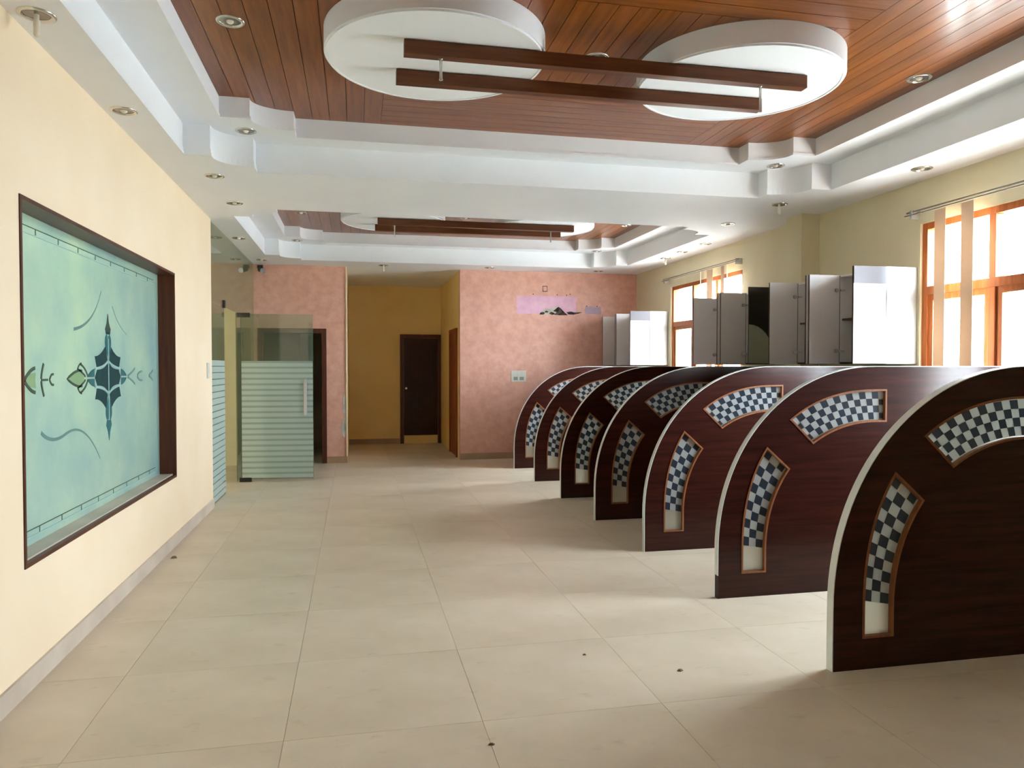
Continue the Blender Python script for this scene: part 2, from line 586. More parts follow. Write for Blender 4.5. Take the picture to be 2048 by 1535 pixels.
for k, cy in enumerate(COFFERS):
    hy = HALF[k] + 0.07
    MB().prism([offset_loop(OUT1[k], -0.02), OUT1[k]], XY, Z0 + 0.05, Z1).build('coffer_step', 'white', ce, smooth=True)
    MB().prism([offset_loop(OUT1[k], -0.001), offset_loop(OUT1[k], 0.010)], XY, Z0, Z0 + 0.022).build('coffer_molding', 'white', ce)
    MB().prism([offset_loop(OUT1[k], -0.001), offset_loop(OUT1[k], 0.005)], XY, Z0 + 0.022, Z0 + 0.05).build('coffer_molding', 'white', ce)
    MB().prism([rect(CX - 2.75, CX + 2.75, cy - hy, cy + hy), OUT2[k]], XY, Z1, Z1 + 0.03).build('coffer_ledge', 'white', ce)
    MB().prism([offset_loop(OUT2[k], -0.02), OUT2[k]], XY, Z1 + 0.03, Z2).build('coffer_step', 'white', ce, smooth=True)
    MB().prism([offset_loop(OUT2[k], -0.001), offset_loop(OUT2[k], 0.008)], XY, Z1, Z1 + 0.018).build('coffer_molding', 'white', ce)
    MB().box(CX - 2.75, CX + 2.75, cy - hy, cy + hy, Z2 + 0.012, Z2 + 0.04).build('plank_backing', 'wood_back', ce)
    xa, xb, xc, xd = CX - 2.42, 0.205, 2.835, CX + 2.42
    y0, y1 = cy - HALF[k] + 0.2, cy + HALF[k] - 0.2
    ya, yb = DRUM_Y[k] - 0.65, DRUM_Y[k] + 0.69
    for x0, x1, n in ((xa, xb, 9), (xc, xd, 9)):
        for i in range(n):
            plank('y', y1 - y0, (x1 - x0) / n, x0 + i * (x1 - x0) / n, y0)
    nm = 22
    for i in range(nm):
        plank('y', yb - ya, (xc - xb) / nm, xb + i * (xc - xb) / nm, ya)
    for p0_, p1_ in ((y0, ya), (yb, y1)):
        n = round((p1_ - p0_) / 0.12)
        for i in range(n):
            plank('x', xc - xb, (p1_ - p0_) / n, xb, p0_ + i * (p1_ - p0_) / n)

# ------------------------------------------------------------------ drums and beams
DZ = 3.30


def drum(cx, cy, label):
    r = empty('ceiling_drum', (cx, cy, Z2))
    MB().lathe([(0.645, Z2 - 0.001), (0.645, DZ + 0.012), (0.636, DZ + 0.012), (0.636, DZ), (0.622, DZ), (0.622, Z2 - 0.001), (0.645, Z2 - 0.001)], cx, cy, 96).build('rim', 'white', r, smooth=True)
    MB().lathe([(0.0001, DZ + 0.004), (0.622, DZ + 0.004), (0.622, DZ + 0.02), (0.0001, DZ + 0.02)], cx, cy, 96).build('face_disc', 'white', r)
    adopt(r)
    tag(r, label, 'ceiling drum', 'round white drums on the wooden ceiling')


drum(0.475, 4.42, 'large round white ceiling drum over the left of the near coffer')
drum(2.425, 4.42, 'large round white ceiling drum at the right of the near coffer')
drum(0.475, 9.41, 'round white ceiling drum at the left of the far coffer')
drum(2.425, 9.41, 'round white ceiling drum at the right of the far coffer')


def beam(x0, x1, y, rods, label):
    r = empty('ceiling_beam', ((x0 + x1) / 2, y, DZ))
    MB().box(x0, x1, y - 0.033, y + 0.033, DZ - 0.078, DZ - 0.0005).build('bar', 'beam', r, bevel=0.002)
    for rx, ln in rods:
        q = MB()
        q.tube((rx, y, DZ - 0.078), (rx, y, DZ - 0.078 - ln), 0.008, 12)
        q.tube((rx, y, DZ - 0.078 - ln), (rx, y, DZ - 0.085 - ln), 0.011, 12)
        q.tube((rx, y, DZ - 0.078), (rx, y, DZ - 0.084), 0.014, 12)
        q.build('pendant_rod', 'chrome', r, smooth=True)
    adopt(r)
    tag(r, label, 'ceiling beam', 'dark wooden bars under the ceiling drums')


beam(0.27, 2.74, 4.17, [(0.475, 0.115), (2.44, 0.15)], 'dark wooden bar with chrome rods under the near drums, nearer the viewer')
beam(0.25, 2.68, 4.59, [], 'dark wooden bar without rods under the near drums, farther of the pair')
beam(0.27, 2.74, 9.16, [(0.475, 0.13), (2.44, 0.13)], 'dark wooden bar with chrome rods under the far coffer drums')
beam(0.25, 2.68, 9.58, [], 'dark wooden bar without rods under the far coffer drums, rear of the pair')

# ------------------------------------------------------------------ downlights
ring_p = MB().lathe([(0.078, 0.0), (0.078, -0.005), (0.070, -0.009), (0.060, -0.008), (0.056, -0.001)], 0, 0, 32).mesh('trim_ring')
dish_p = MB().lathe([(0.056, -0.001), (0.048, -0.0035), (0.030, -0.0015), (0.0001, -0.001)], 0, 0, 32).mesh('reflector')
bulb_p = MB().lathe([(0.0001, -0.016), (0.012, -0.014), (0.019, -0.008), (0.021, -0.001)], 0, 0, 20).mesh('bulb')
long_p = MB().lathe([(0.0001, -0.10), (0.010, -0.098), (0.014, -0.088), (0.014, -0.03), (0.010, -0.02), (0.010, -0.001)], 0, 0, 20).mesh('hanging_bulb')
ring_p.materials.append(M['chrome'])
dish_p.materials.append(M['dish'])
bulb_p.materials.append(M['bulb'])
long_p.materials.append(M['bulb'])
for me in (ring_p, dish_p, bulb_p, long_p):
    me.shade_smooth()


def downlight(x, y, z, label, hang=False):
    r = empty('downlight', (x, y, z))
    for nm, me in (('trim_ring', ring_p), ('reflector', dish_p), ('bulb', long_p if hang else bulb_p)):
        o = bpy.data.objects.new(nm, me)
        col.objects.link(o)
        o.parent = r
    tag(r, label, 'downlight', 'recessed ceiling downlights')


for a in [
    (-1.375, 3.68, Z0, 'chrome downlight with a loose hanging bulb at the top left corner', True),
    (-1.375, 4.94, Z0, 'chrome downlight in the left soffit above the etched window'),
    (-1.12, 6.46, Z0, 'chrome downlight in the white soffit just past the near coffer, upper of two at left'),
    (-1.12, 7.48, Z0, 'chrome downlight in the soffit between the coffers, at left just before the far coffer'),
    (-1.375, 9.50, Z0, 'downlight in the left soffit beside the far coffer, above the glass front'),
    (-1.33, 11.35, Z0, 'tiny downlight in the far left ceiling corner above the pink wall'),
    (4.37, 5.07, Z0, 'downlight in the right soffit above the near window rail'),
    (3.99, 6.46, Z0, 'downlight with a drooping bulb in the soffit just past the near coffer at right', True),
    (3.99, 7.46, Z0, 'downlight in the soffit between the coffers at right, above the wall pillar'),
    (4.35, 8.72, Z0, 'downlight in the right soffit above the near end of the far window'),
    (4.34, 9.38, Z0, 'small downlight in the right soffit above the middle of the far window'),
    (4.37, 9.99, Z0, 'small downlight with a hanging bulb above the far end of the far window', True),
    (0.43, 11.57, Z0, 'small downlight with a hanging bulb above the recess opening', True),
    (2.07, 11.50, Z0, 'tiny downlight above the pink wall right of the recess'),
    (3.88, 11.55, Z0, 'tiny downlight in the far right ceiling corner above the pink wall'),
    (-0.805, 5.955, Z1, 'chrome downlight on the white ledge in the left corner of the near coffer'),
    (3.67, 6.005, Z1, 'chrome downlight on the white ledge in the right corner of the near coffer'),
    (-0.80, 10.93, Z1, 'small downlight on the white ledge in the left corner of the far coffer'),
    (3.66, 10.98, Z1, 'small downlight on the white ledge in the right corner of the far coffer'),
    (-0.68, 4.44, Z2, 'chrome downlight in the wooden ceiling left of the near drums'),
    (1.49, 4.48, Z2, 'chrome downlight in the wooden ceiling between the two near drums'),
    (3.72, 4.35, Z2, 'chrome downlight in the wooden ceiling right of the near drums'),
    (-0.66, 9.72, Z2, 'downlight in the wooden ceiling left of the far drums'),
    (1.42, 9.62, Z2, 'downlight in the wooden ceiling between the two far drums'),
    (3.64, 9.66, Z2, 'downlight in the wooden ceiling right of the far drums'),
]:
    downlight(*a)

# ------------------------------------------------------------------ right windows


def big_window(n, y0, y1, label):
    r = empty('window_%d' % n, (XR, (y0 + y1) / 2, WZ0))
    xa, xb = XR + 0.02, XR + 0.10
    fw = 0.055
    for a, b, c, d in ((y0, y0 + fw, WZ0, WZ1), (y1 - fw, y1, WZ0, WZ1)):
        MB().box(xa, xb, a, b, c, d).build('frame_jamb', 'winwood', r, bevel=0.003)
    for c, d in ((WZ0, WZ0 + fw), (WZ1 - fw, WZ1)):
        MB().box(xa, xb, y0 + fw, y1 - fw, c, d).build('frame_rail', 'winwood', r, bevel=0.003)
    tz0, tz1 = 2.10, 2.17
    MB().box(xa, xb, y0 + fw, y1 - fw, tz0, tz1).build('transom', 'winwood', r, bevel=0.003)
    third = (y1 - y0) / 3
    for i in (1, 2):
        MB().box(xa, xb, y0 + i * third - 0.03, y0 + i * third + 0.03, tz1, WZ1 - fw).build('mullion', 'winwood', r, bevel=0.003)
        MB().box(xa, xb, y0 + i * third - 0.03, y0 + i * third + 0.03, WZ0 + fw, tz0).build('mullion', 'winwood', r, bevel=0.003)
    for i in range(3):
        a = y0 + i * third + (fw if i == 0 else 0.03)
        b = y0 + (i + 1) * third - (fw if i == 2 else 0.03)
        MB().box(xa + 0.035, xa + 0.041, a, b, tz1, WZ1 - fw).build('pane', 'glass', r)
        sw = 0.05
        sash = MB().prism([rect(a, b, WZ0 + fw, tz0), rect(a + sw, b - sw, WZ0 + fw + sw, tz0 - sw)], YZ, xa + 0.015, xa + 0.06).build('sash', 'winwood', r)
        MB().box(xa + 0.035, xa + 0.041, a + sw, b - sw, WZ0 + fw + sw, tz0 - sw).build('pane', 'glass', r)
    MB().box(XR - 0.03, XR + 0.02, y0 - 0.03, y1 + 0.03, WZ0 - 0.03, WZ0).build('window_sill', 'skirting', r)
    adopt(r)
    tag(r, label, kind='structure')


big_window(1, *WIN[0], 'near teak framed window with blown-out daylight')
big_window(2, *WIN[1], 'far teak framed window behind the cabinets')


def blind(y0, y1, slats, label, z=2.80):
    r = empty('blind_rail', (XR, (y0 + y1) / 2, z))
    x = XR - 0.07
    MB().tube((x, y0, z), (x, y1, z), 0.007, 10).build('rod', 'rodgrey', r, smooth=True)
    MB().box(x - 0.026, x - 0.012, y0, y1, z - 0.032, z - 0.024).build('track', 'rodgrey', r)
    for yy in (y0 + 0.06, y1 - 0.06):
        MB().box(x - 0.012, XR, yy - 0.012, yy + 0.012, z - 0.06, z + 0.012).build('bracket', 'steel', r)
    for yc, wd, tw, zb in slats:
        q = MB()
        n = 8
        for i in range(n + 1):
            zz = z - 0.04 - (z - 0.04 - zb) * i / n
            c, s = math.cos(tw) * wd / 2, math.sin(tw) * wd / 2
            for sg in (-1, 1):
                for th in (-0.0008, 0.0008):
                    q.v.append((x - 0.02 + sg * s + th, yc + sg * c, zz))
        for i in range(n):
            a, b = 4 * i, 4 * i + 4
            q.f += [(a, a + 2, b + 2, b), (a + 1, b + 1, b + 3, a + 3), (a, b, b + 1, a + 1), (a + 2, a + 3, b + 3, b + 2)]
        q.f += [(0, 1, 3, 2), (4 * n, 4 * n + 2, 4 * n + 3, 4 * n + 1)]
        q.build('blind_slat', 'blind', r)
    adopt(r)
    tag(r, label, 'window blind', 'vertical blind rails over the windows')


blind(3.22, 5.49, [(5.10, 0.127, 0.1, 1.0), (4.83, 0.13, 0.1, 1.0)], 'blind rail with two cream hanging strips over the near window')
blind(8.30, 10.58, [(9.29, 0.10, 0.5, 1.0), (9.03, 0.09, -0.5, 1.05), (8.68, 0.127, 0.2, 1.0), (8.56, 0.10, 0.6, 1.0)], 'blind rail with several twisted cream strips over the far window', 2.82)

# ------------------------------------------------------------------ hanging cabinets with open doors
CXF = 4.36
CZ0, CZ1 = 1.525, 2.34


def cabinet(y0, y1, label, near_mat='cabgrey', band=False, side='cabgrey', black=False):
    r = empty('wall_cabinet', ((CXF + XR) / 2, (y0 + y1) / 2, CZ0))
    t = 0.018
    MB().box(CXF, XR, y0, y0 + t, CZ0, CZ1).build('side_panel', side, r)
    MB().box(CXF, XR, y1 - t, y1, CZ0, CZ1).build('side_panel', 'cabgrey', r)
    MB().box(CXF, XR, y0 + t, y1 - t, CZ0, CZ0 + t).build('bottom_panel', 'cabedge', r)
    MB().box(CXF, XR, y0 + t, y1 - t, CZ1 - t, CZ1).build('top_panel', 'cabgrey', r)
    MB().box(XR - 0.008, XR, y0 + t, y1 - t, CZ0 + t, CZ1 - t).build('back_panel', 'cabgrey', r)
    zm = (CZ0 + CZ1) / 2
    MB().box(CXF + 0.02, XR - 0.008, y0 + t, y1 - t, zm - 0.009, zm + 0.009).build('shelf', 'cabedge', r)
    wd = (y1 - y0) / 2 - 0.003
    for near in (True, False):
        ya, yb = (y0 - 0.004, y0 + 0.014) if near else (y1 - 0.014, y1 + 0.004)
        x1 = CXF - 0.006
        x0 = x1 - wd
        mat = near_mat if near else 'cabgrey'
        d = MB().box(x0, x1, ya, yb, CZ0 + 0.002, CZ1 - 0.002).build('door', mat, r)
        MB().box(x0 - 0.0015, x0, ya, yb, CZ0 + 0.002, CZ1 - 0.002).build('edge_strip', 'cabedge', d)
        MB().box(x1, x1 + 0.009, ya, yb, CZ0 + 0.002, CZ1 - 0.002).build('edge_strip', 'cabblack', d)  # black strip painted in as the dark gap between door and side panel
        if near and band:
            MB().box(x0, x1, ya - 0.004, ya, CZ1 - 0.145, CZ1 - 0.002).build('top_band', 'cabband', d)
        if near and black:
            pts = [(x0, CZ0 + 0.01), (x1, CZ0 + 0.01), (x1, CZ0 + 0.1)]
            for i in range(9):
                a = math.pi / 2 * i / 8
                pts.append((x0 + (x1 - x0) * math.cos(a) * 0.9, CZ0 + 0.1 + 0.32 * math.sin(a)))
            MB().prism([pts], XZ, ya - 0.003, ya).build('curved_pale_shape', 'cabpale', d)  # pale curved shape laid over the lower part of the black door
        for hz in (CZ0 + 0.12, CZ1 - 0.14):
            hy = yb if near else ya
            s = 1 if near else -1
            h = MB()
            h.box(x1 - 0.045, x1 + 0.004, min(hy, hy + s * 0.012), max(hy, hy + s * 0.012), hz - 0.014, hz + 0.014)
            h.box(x1, x1 + 0.045, min(hy + s * 0.002, hy + s * 0.02), max(hy + s * 0.002, hy + s * 0.02), hz - 0.008, hz + 0.008)
            h.tube((x1 - 0.035, hy, hz), (x1 - 0.035, hy + s * 0.006, hz), 0.02, 14)
            h.build('hinge', 'chrome', d)
    for ch in list(r.children):
        pass
    adopt(r)
    tag(r, label, 'cabinet', 'open wall cabinets above the booths')


cabinet(5.44, 6.06, 'nearest white wall cabinet beside the near window, doors open, grey band on its door', 'cabwhite', True, 'cabwhite')
cabinet(6.10, 6.72, 'second wall cabinet from the near window, in front of the pillar', 'cabgrey')
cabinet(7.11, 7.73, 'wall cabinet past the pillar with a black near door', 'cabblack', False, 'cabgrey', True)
cabinet(7.80, 8.42, 'grey wall cabinet overlapping the near edge of the far window')
cabinet(10.54, 11.16, 'white wall cabinet just past the far window, grey band on its door', 'cabwhite', True, 'cabwhite')
cabinet(11.20, 11.82, 'last grey wall cabinet against the pink wall')

# ------------------------------------------------------------------ arched partitions
PT = 0.045
PX0, PX1, PH = 2.287, XR - 0.016, 1.5
AX, AZ = 3.437, 0.30


def sup(a, b, n, t):
    return (AX - a * max(0.0, math.cos(t)) ** (2 / n), AZ + b * max(0.0, math.sin(t)) ** (2 / n))


def angle_at(a, b, n, px, pz):
    """curve parameter of the direction through a point"""
    best = min(range(0, 901), key=lambda i: (sup(a, b, n, i * math.pi / 1800)[0] - px) ** 2 + (sup(a, b, n, i * math.pi / 1800)[1] - pz) ** 2)
    return best * math.pi / 1800


ARC = [sup(1.15, 1.2, 2.1, i * math.pi / 2 / 30) for i in range(31)]
OUTER = [(PX0, 0.0)] + ARC + [(PX1, PH), (PX1, 0.0)]
OC = (0.985, 1.045, 2.3)
IC = (0.815, 0.830, 2.1)


def curve_pts(c, t0, t1, n):
    return [sup(*c, t0 + (t1 - t0) * i / n) for i in range(n + 1)]


def band(t0o, t1o, t0i, t1i, n, low=None, right=None):
    """two matching rails of a window band, outer and inner"""
    o = curve_pts(OC, t0o, t1o, n)
    i = curve_pts(IC, t0i, t1i, n)
    if low is not None:
        k = 4
        o = [(OC_X, low + (AZ - low) * q / k) for q in range(k)] + o
        i = [(IC_X, low + (AZ - low) * q / k) for q in range(k)] + i
    if right is not None:
        o.append((right, o[-1][1]))
        i.append((right, i[-1][1]))
    return o, i


OC_X, IC_X = AX - OC[0], AX - IC[0]
LOW = band(0, angle_at(*OC, 2.626, 0.974), 0, angle_at(*IC, 2.799, 0.822), 12, low=0.157)
UPP = band(angle_at(*OC, 2.796, 1.152), math.pi / 2, angle_at(*IC, 2.965, 0.99), math.pi / 2, 14, right=3.515)


def resample(pts, n):
    L = [0]
    for a, b in zip(pts, pts[1:]):
        L.append(L[-1] + math.hypot(b[0] - a[0], b[1] - a[1]))
    out = []
    for i in range(n + 1):
        s = L[-1] * i / n
        j = 0
        while j < len(L) - 2 and L[j + 1] < s:
            j += 1
        u = (s - L[j]) / (L[j + 1] - L[j] + 1e-9)
        out.append((pts[j][0] + (pts[j + 1][0] - pts[j][0]) * u, pts[j][1] + (pts[j + 1][1] - pts[j][1]) * u))
    return out


def make_partition():
    r = empty('arched_partition', (0, 0, 0))
    lo, up = LOW[0] + LOW[1][::-1], UPP[0] + UPP[1][::-1]
    MB().prism([OUTER, lo, up], XZ, 0.0, PT).build('panel', 'laminate', r)
    ti = offset_loop([(PX0, 0.0)] + ARC + [(PX1, PH)], 0.0)
    # edge trim follows the front edge and the top
    path = [(PX0, 0.0)] + ARC + [(PX1, PH)]
    outp = []
    for i, p in enumerate(path):
        a = Vector(path[max(0, i - 1)])
        b = Vector(path[min(len(path) - 1, i + 1)])
        d = (b - a).normalized()
        outp.append((p[0] - d.y * 0.004, p[1] + d.x * 0.004))
    MB().prism([path + outp[::-1]], XZ, -0.001, PT + 0.001).build('edge_trim', 'alu', r)
    for rails, ncell, nac, skip in ((LOW, 14, 3, 3), (UPP, 15, 4, 0)):
        loop = rails[0] + rails[1][::-1]
        # orient so that positive offset goes inwards
        ar = sum(loop[i - 1][0] * loop[i][1] - loop[i][0] * loop[i - 1][1] for i in range(len(loop)))
        sgn = 1 if ar > 0 else -1
        inner = offset_loop(loop, sgn * 0.009)
        outer = offset_loop(loop, -sgn * 0.003)
        fr = MB()
        fr.prism([loop, inner], XZ, 0.001, PT - 0.001)
        fr.prism([outer, inner], XZ, -0.004, 0.001)
        fr.prism([outer, inner], XZ, PT - 0.001, PT + 0.004)
        wf_ = fr.build('inset_frame', 'trimwood', r)
        pane = MB().prism([offset_loop(loop, sgn * 0.010)], XZ, PT / 2 - 0.002, PT / 2 + 0.002).build('glass_pane', 'mosaic_pane', r)
        ro = resample(rails[0], ncell)
        ri = resample(rails[1], ncell)
        for i in range(skip, ncell):
            for j in range(nac):
                def P(ii, jj):
                    # stay inside the frame
                    u = 0.07 + 0.86 * jj / nac
                    a, b = ro[ii], ri[ii]
                    return (a[0] + (b[0] - a[0]) * u, a[1] + (b[1] - a[1]) * u)
                q = [P(i, j), P(i + 1, j), P(i + 1, j + 1), P(i, j + 1)]
                if i == ncell - 1 or i == 0:
                    cx = sum(p[0] for p in q) / 4
                    cz = sum(p[1] for p in q) / 4
                    q = [(cx + (p[0] - cx) * 0.8, cz + (p[1] - cz) * 0.8) for p in q]
                MB().prism([q], XZ, PT / 2 - 0.0035, PT / 2 + 0.0035).build('mosaic_square', 'mosaic_dark' if (i + j) % 2 else 'mosaic_light', pane)
    return r


def copy_tree(o, parent=None):
    c = o.copy()
    col.objects.link(c)
    c.parent = parent
    for ch in list(o.children):
        copy_tree(ch, c)
    return c


PY = [3.198, 4.374, 5.616, 6.873, 8.113, 9.380, 10.640]
PL = ['nearest dark arched wooden partition, cut by the right edge of the view',
      'second arched partition from the viewer, trim torn off at its foot',
      'third arched partition from the viewer, mahogany with mosaic insets',
      'fourth arched partition from the viewer, middle of the seven',
      'fifth arched partition from the viewer, third from the pink wall',
      'sixth arched partition from the viewer, next to the last',
      'last arched partition, closest to the pink wall']
p0 = make_partition()
for i, y in enumerate(PY):
    o = p0 if i == 0 else copy_tree(p0)
    o.location = (0, y, 0)
    tag(o, PL[i], 'partition', 'row of arched booth partitions')
    if i == 1:
        for ch in o.children:
            if ch.name.startswith('edge_trim'):
                path = [(PX0, 0.15)] + ARC + [(PX1, PH)]
                outp = [(p[0] - 0.004, p[1]) if p[1] < 0.4 else None for p in path]
                me = ch.data.copy()
                for v in me.vertices:
                    if v.co.z < 0.01:
                        v.co.z = 0.15
                ch.data = me

# ------------------------------------------------------------------ etched window in the left wall
r = empty('window_3', (XL, (LW[0] + LW[1]) / 2, LW[2]))
y0, y1, z0, z1 = LW
gx = XL - 0.125
for a, b, c, d, nm in ((y0, y0 + 0.02, z0, z1, 'frame_jamb'), (y1 - 0.02, y1, z0, z1, 'frame_jamb'), (y0 + 0.02, y1 - 0.02, z0, z0 + 0.02, 'frame_sill'), (y0 + 0.02, y1 - 0.02, z1 - 0.02, z1, 'frame_head')):
    MB().box(XL - 0.19, XL + 0.006, a, b, c, d).build(nm, 'darkwood', r)
MB().box(XL - 0.19, XL - 0.022, y0 + 0.02, y1 - 0.02, z0 + 0.02, z0 + 0.028).build('sill_slab', 'skirting', r)
pane = MB().box(gx - 0.005, gx, y0 + 0.02, y1 - 0.02, z0 + 0.028, z1 - 0.02).build('etched_pane', 'etched', r)


def on_glass(polys, name, mat, th=0.002):
    for p in polys:
        MB().prism([p], YZ, gx, gx + th).build(name, mat, pane)


def stroke(pts, w0, name, mat, th=0.002, w1=None):
    n = len(pts)
    L, R = [], []
    for i, p in enumerate(pts):
        a, b = Vector(pts[max(0, i - 1)]), Vector(pts[min(n - 1, i + 1)])
        d = (b - a).normalized()
        w = w0 if w1 is None else w0 + (w1 - w0) * i / (n - 1)
        L.append((p[0] - d.y * w / 2, p[1] + d.x * w / 2))
        R.append((p[0] + d.y * w / 2, p[1] - d.x * w / 2))
    MB().prism([L + R[::-1]], YZ, gx, gx + th).build(name, mat, pane)


def bez(p0, p1, p2, n=10):
    return [tuple((1 - t) ** 2 * a + 2 * t * (1 - t) * b + t * t * c for a, b, c in zip(p0, p1, p2)) for t in [i / n for i in range(n + 1)]]


GY, GZ = 5.39, 1.43                # emblem centre


def E(dy, dz):
    return (GY + 1.08 * dy, GZ + 0.57 * dz)


def S(dy, dz):
    return (GY + dy, GZ + dz)


# border bevel strips
for zz in (z1 - 0.115, z0 + 0.065):
    MB().box(gx, gx + 0.003, y0 + 0.03, y1 - 0.16, zz, zz + 0.006).build('bevel_line', 'etchlite', pane)
    MB().box(gx, gx + 0.003, y0 + 0.03, y1 - 0.16, zz + 0.036, zz + 0.040).build('bevel_line', 'etchline', pane)
    for k in range(9):
        yy = y0 + 0.2 + k * 0.3
        MB().box(gx, gx + 0.003, yy, yy + 0.008, zz + 0.006, zz + 0.036).build('bevel_tick', 'etchsoft', pane)
MB().box(gx, gx + 0.003, y1 - 0.10, y1 - 0.09, z0 + 0.06, z1 - 0.08).build('bevel_line', 'etchlite', pane)
# central diamond made of concave panels
for sy in (-1, 1):
    for sz in (-1, 1):
        p = bez(E(sy * 0.02, sz * 0.20), E(sy * 0.09, sz * 0.13), E(sy * 0.21, sz * 0.12)) + bez(E(sy * 0.24, sz * 0.24), E(sy * 0.14, sz * 0.24), E(sy * 0.05, sz * 0.36))
        on_glass([p], 'emblem_panel', 'etchdark', 0.0025)
        stroke(bez(E(sy * 0.01, sz * 0.18), E(sy * 0.09, sz * 0.12), E(sy * 0.24, sz * 0.10)), 0.014, 'lead_line', 'etchlite', 0.004)
        p = bez(E(sy * 0.25, sz * 0.10), E(sy * 0.33, sz * 0.08), E(sy * 0.37, sz * 0.01)) + [E(sy * 0.25, sz * 0.01)]
        on_glass([p], 'emblem_panel', 'etchmid', 0.0025)
    p = [E(sy * 0.008, -0.17)] + bez(E(sy * 0.03, -0.15), E(sy * 0.08, -0.09), E(sy * 0.20, -0.09)) + [E(sy * 0.24, 0.0)] + bez(E(sy * 0.20, 0.09), E(sy * 0.08, 0.09), E(sy * 0.03, 0.15)) + [E(sy * 0.008, 0.17)]
    on_glass([p], 'emblem_panel', 'etchdark', 0.0025)
stroke([E(0, -0.5), E(0, 0.45)], 0.014, 'lead_line', 'etchlite', 0.004)
for sz in (-1, 1):
    for sy in (-1, 1):
        p = [E(sy * 0.010, sz * 0.24)] + bez(E(sy * 0.05, sz * 0.34), E(sy * 0.07, sz * 0.45), E(sy * 0.03, sz * 0.5)) + [E(sy * 0.010, sz * 0.48)]
        on_glass([p], 'emblem_spear', 'etchmid', 0.0025)
    p = [E(-0.035, sz * 0.50), E(0.035, sz * 0.50), E(0.05, sz * 0.56), E(0.02, sz * 0.63), E(0.0, sz * 0.74), E(-0.02, sz * 0.63), E(-0.05, sz * 0.56)]
    on_glass([p], 'emblem_spear', 'etchmid' if sz < 0 else 'etchdark', 0.0025)
# side buds


def ring_stroke(pts, w, mat='etchline'):
    stroke(pts, w, 'lead_line', mat, 0.003)


bud = bez((-0.42, 0.03), (-0.52, 0.13), (-0.66, 0.0)) + bez((-0.66, 0.0), (-0.52, -0.13), (-0.42, -0.03))
on_glass([[E(a, b) for a, b in bud]], 'petal', 'petal', 0.002)
ring_stroke([E(a, b) for a, b in bez((-0.45, 0.08), (-0.54, 0.10), (-0.67, 0.0)) + bez((-0.67, 0.0), (-0.54, -0.10), (-0.45, -0.08))[1:]], 0.014)
for sz in (-1, 1):
    ring_stroke([E(a, sz * b) for a, b in bez((-0.40, 0.02), (-0.46, 0.07), (-0.52, 0.10))], 0.012)
    ring_stroke([E(a, sz * b) for a, b in bez((-0.36, 0.02), (-0.40, 0.12), (-0.48, 0.15))], 0.012)
    ring_stroke([E(a, sz * b) for a, b in bez((-0.52, 0.09), (-0.50, 0.15), (-0.46, 0.16))], 0.010)
    ring_stroke([E(a, sz * b) for a, b in bez((0.40, 0.01), (0.50, 0.05), (0.56, 0.10))], 0.014, 'etchsoft')
    ring_stroke([E(a, sz * b) for a, b in bez((0.62, 0.01), (0.66, 0.06), (0.74, 0.06))], 0.014, 'etchsoft')
    ring_stroke([E(a, sz * b) for a, b in bez((0.92, 0.01), (0.98, 0.03), (1.02, 0.07))], 0.014, 'etchsoft')
    ring_stroke([E(a, sz * b) for a, b in bez((-1.00, 0.01), (-1.00, 0.06), (-0.97, 0.15))], 0.016)
    ring_stroke([E(a, sz * b) for a, b in bez((-1.07, 0.11), (-1.13, 0.10), (-1.19, 0.0))], 0.018)
    ring_stroke([E(a, sz * b) for a, b in bez((-0.90, 0.0), (-0.88, 0.06), (-0.85, 0.05))], 0.012)
ring_stroke([E(-1.00, 0), E(-0.92, 0)], 0.012)
on_glass([[E(-1.07, 0.0), E(-1.06, 0.07), E(-1.12, 0.06), E(-1.17, 0), E(-1.12, -0.06), E(-1.06, -0.07)]], 'petal', 'petal', 0.002)
# soft scrolls
stroke(bez(S(-0.61, 0.29), S(-0.27, 0.33), S(-0.12, 0.56), 16), 0.020, 'scroll_line', 'etchsoft', 0.001, 0.006)
stroke(bez(S(0.10, 0.48), S(0.2, 0.36), S(0.42, 0.30), 16), 0.010, 'scroll_line', 'etchsoft', 0.001, 0.004)
stroke(bez(S(-1.09, -0.276), S(-0.95, -0.36), S(-0.74, -0.31), 12) + bez(S(-0.74, -0.31), S(-0.45, -0.25), S(-0.18, -0.52), 16)[1:], 0.022, 'scroll_line', 'etchsoft', 0.001, 0.008)
adopt(r)
tag(r, 'etched teal glass window with a diamond emblem in the cream wall', kind='structure')

# unseen tube lamp added in the side room to make the etched glass glow
r = empty('added_tube_lamp', (-3.2, 5.0, Z0))
MB().box(-3.25, -3.15, 4.3, 5.7, Z0 - 0.06, Z0 - 0.001).build('housing', 'plastic', r)
m, nt, p = new_mat('added_glow_tube')
p.inputs['Emission Color'].default_value = (1, 0.93, 0.72, 1)
p.inputs['Emission Strength'].default_value = 110.0
MB().tube((-3.2, 4.35, Z0 - 0.085), (-3.2, 5.65, Z0 - 0.085), 0.018, 12).build('tube', m, r, smooth=True)
adopt(r)
tag(r, 'added unseen tube lamp that makes the etched window glow from behind', 'lamp')

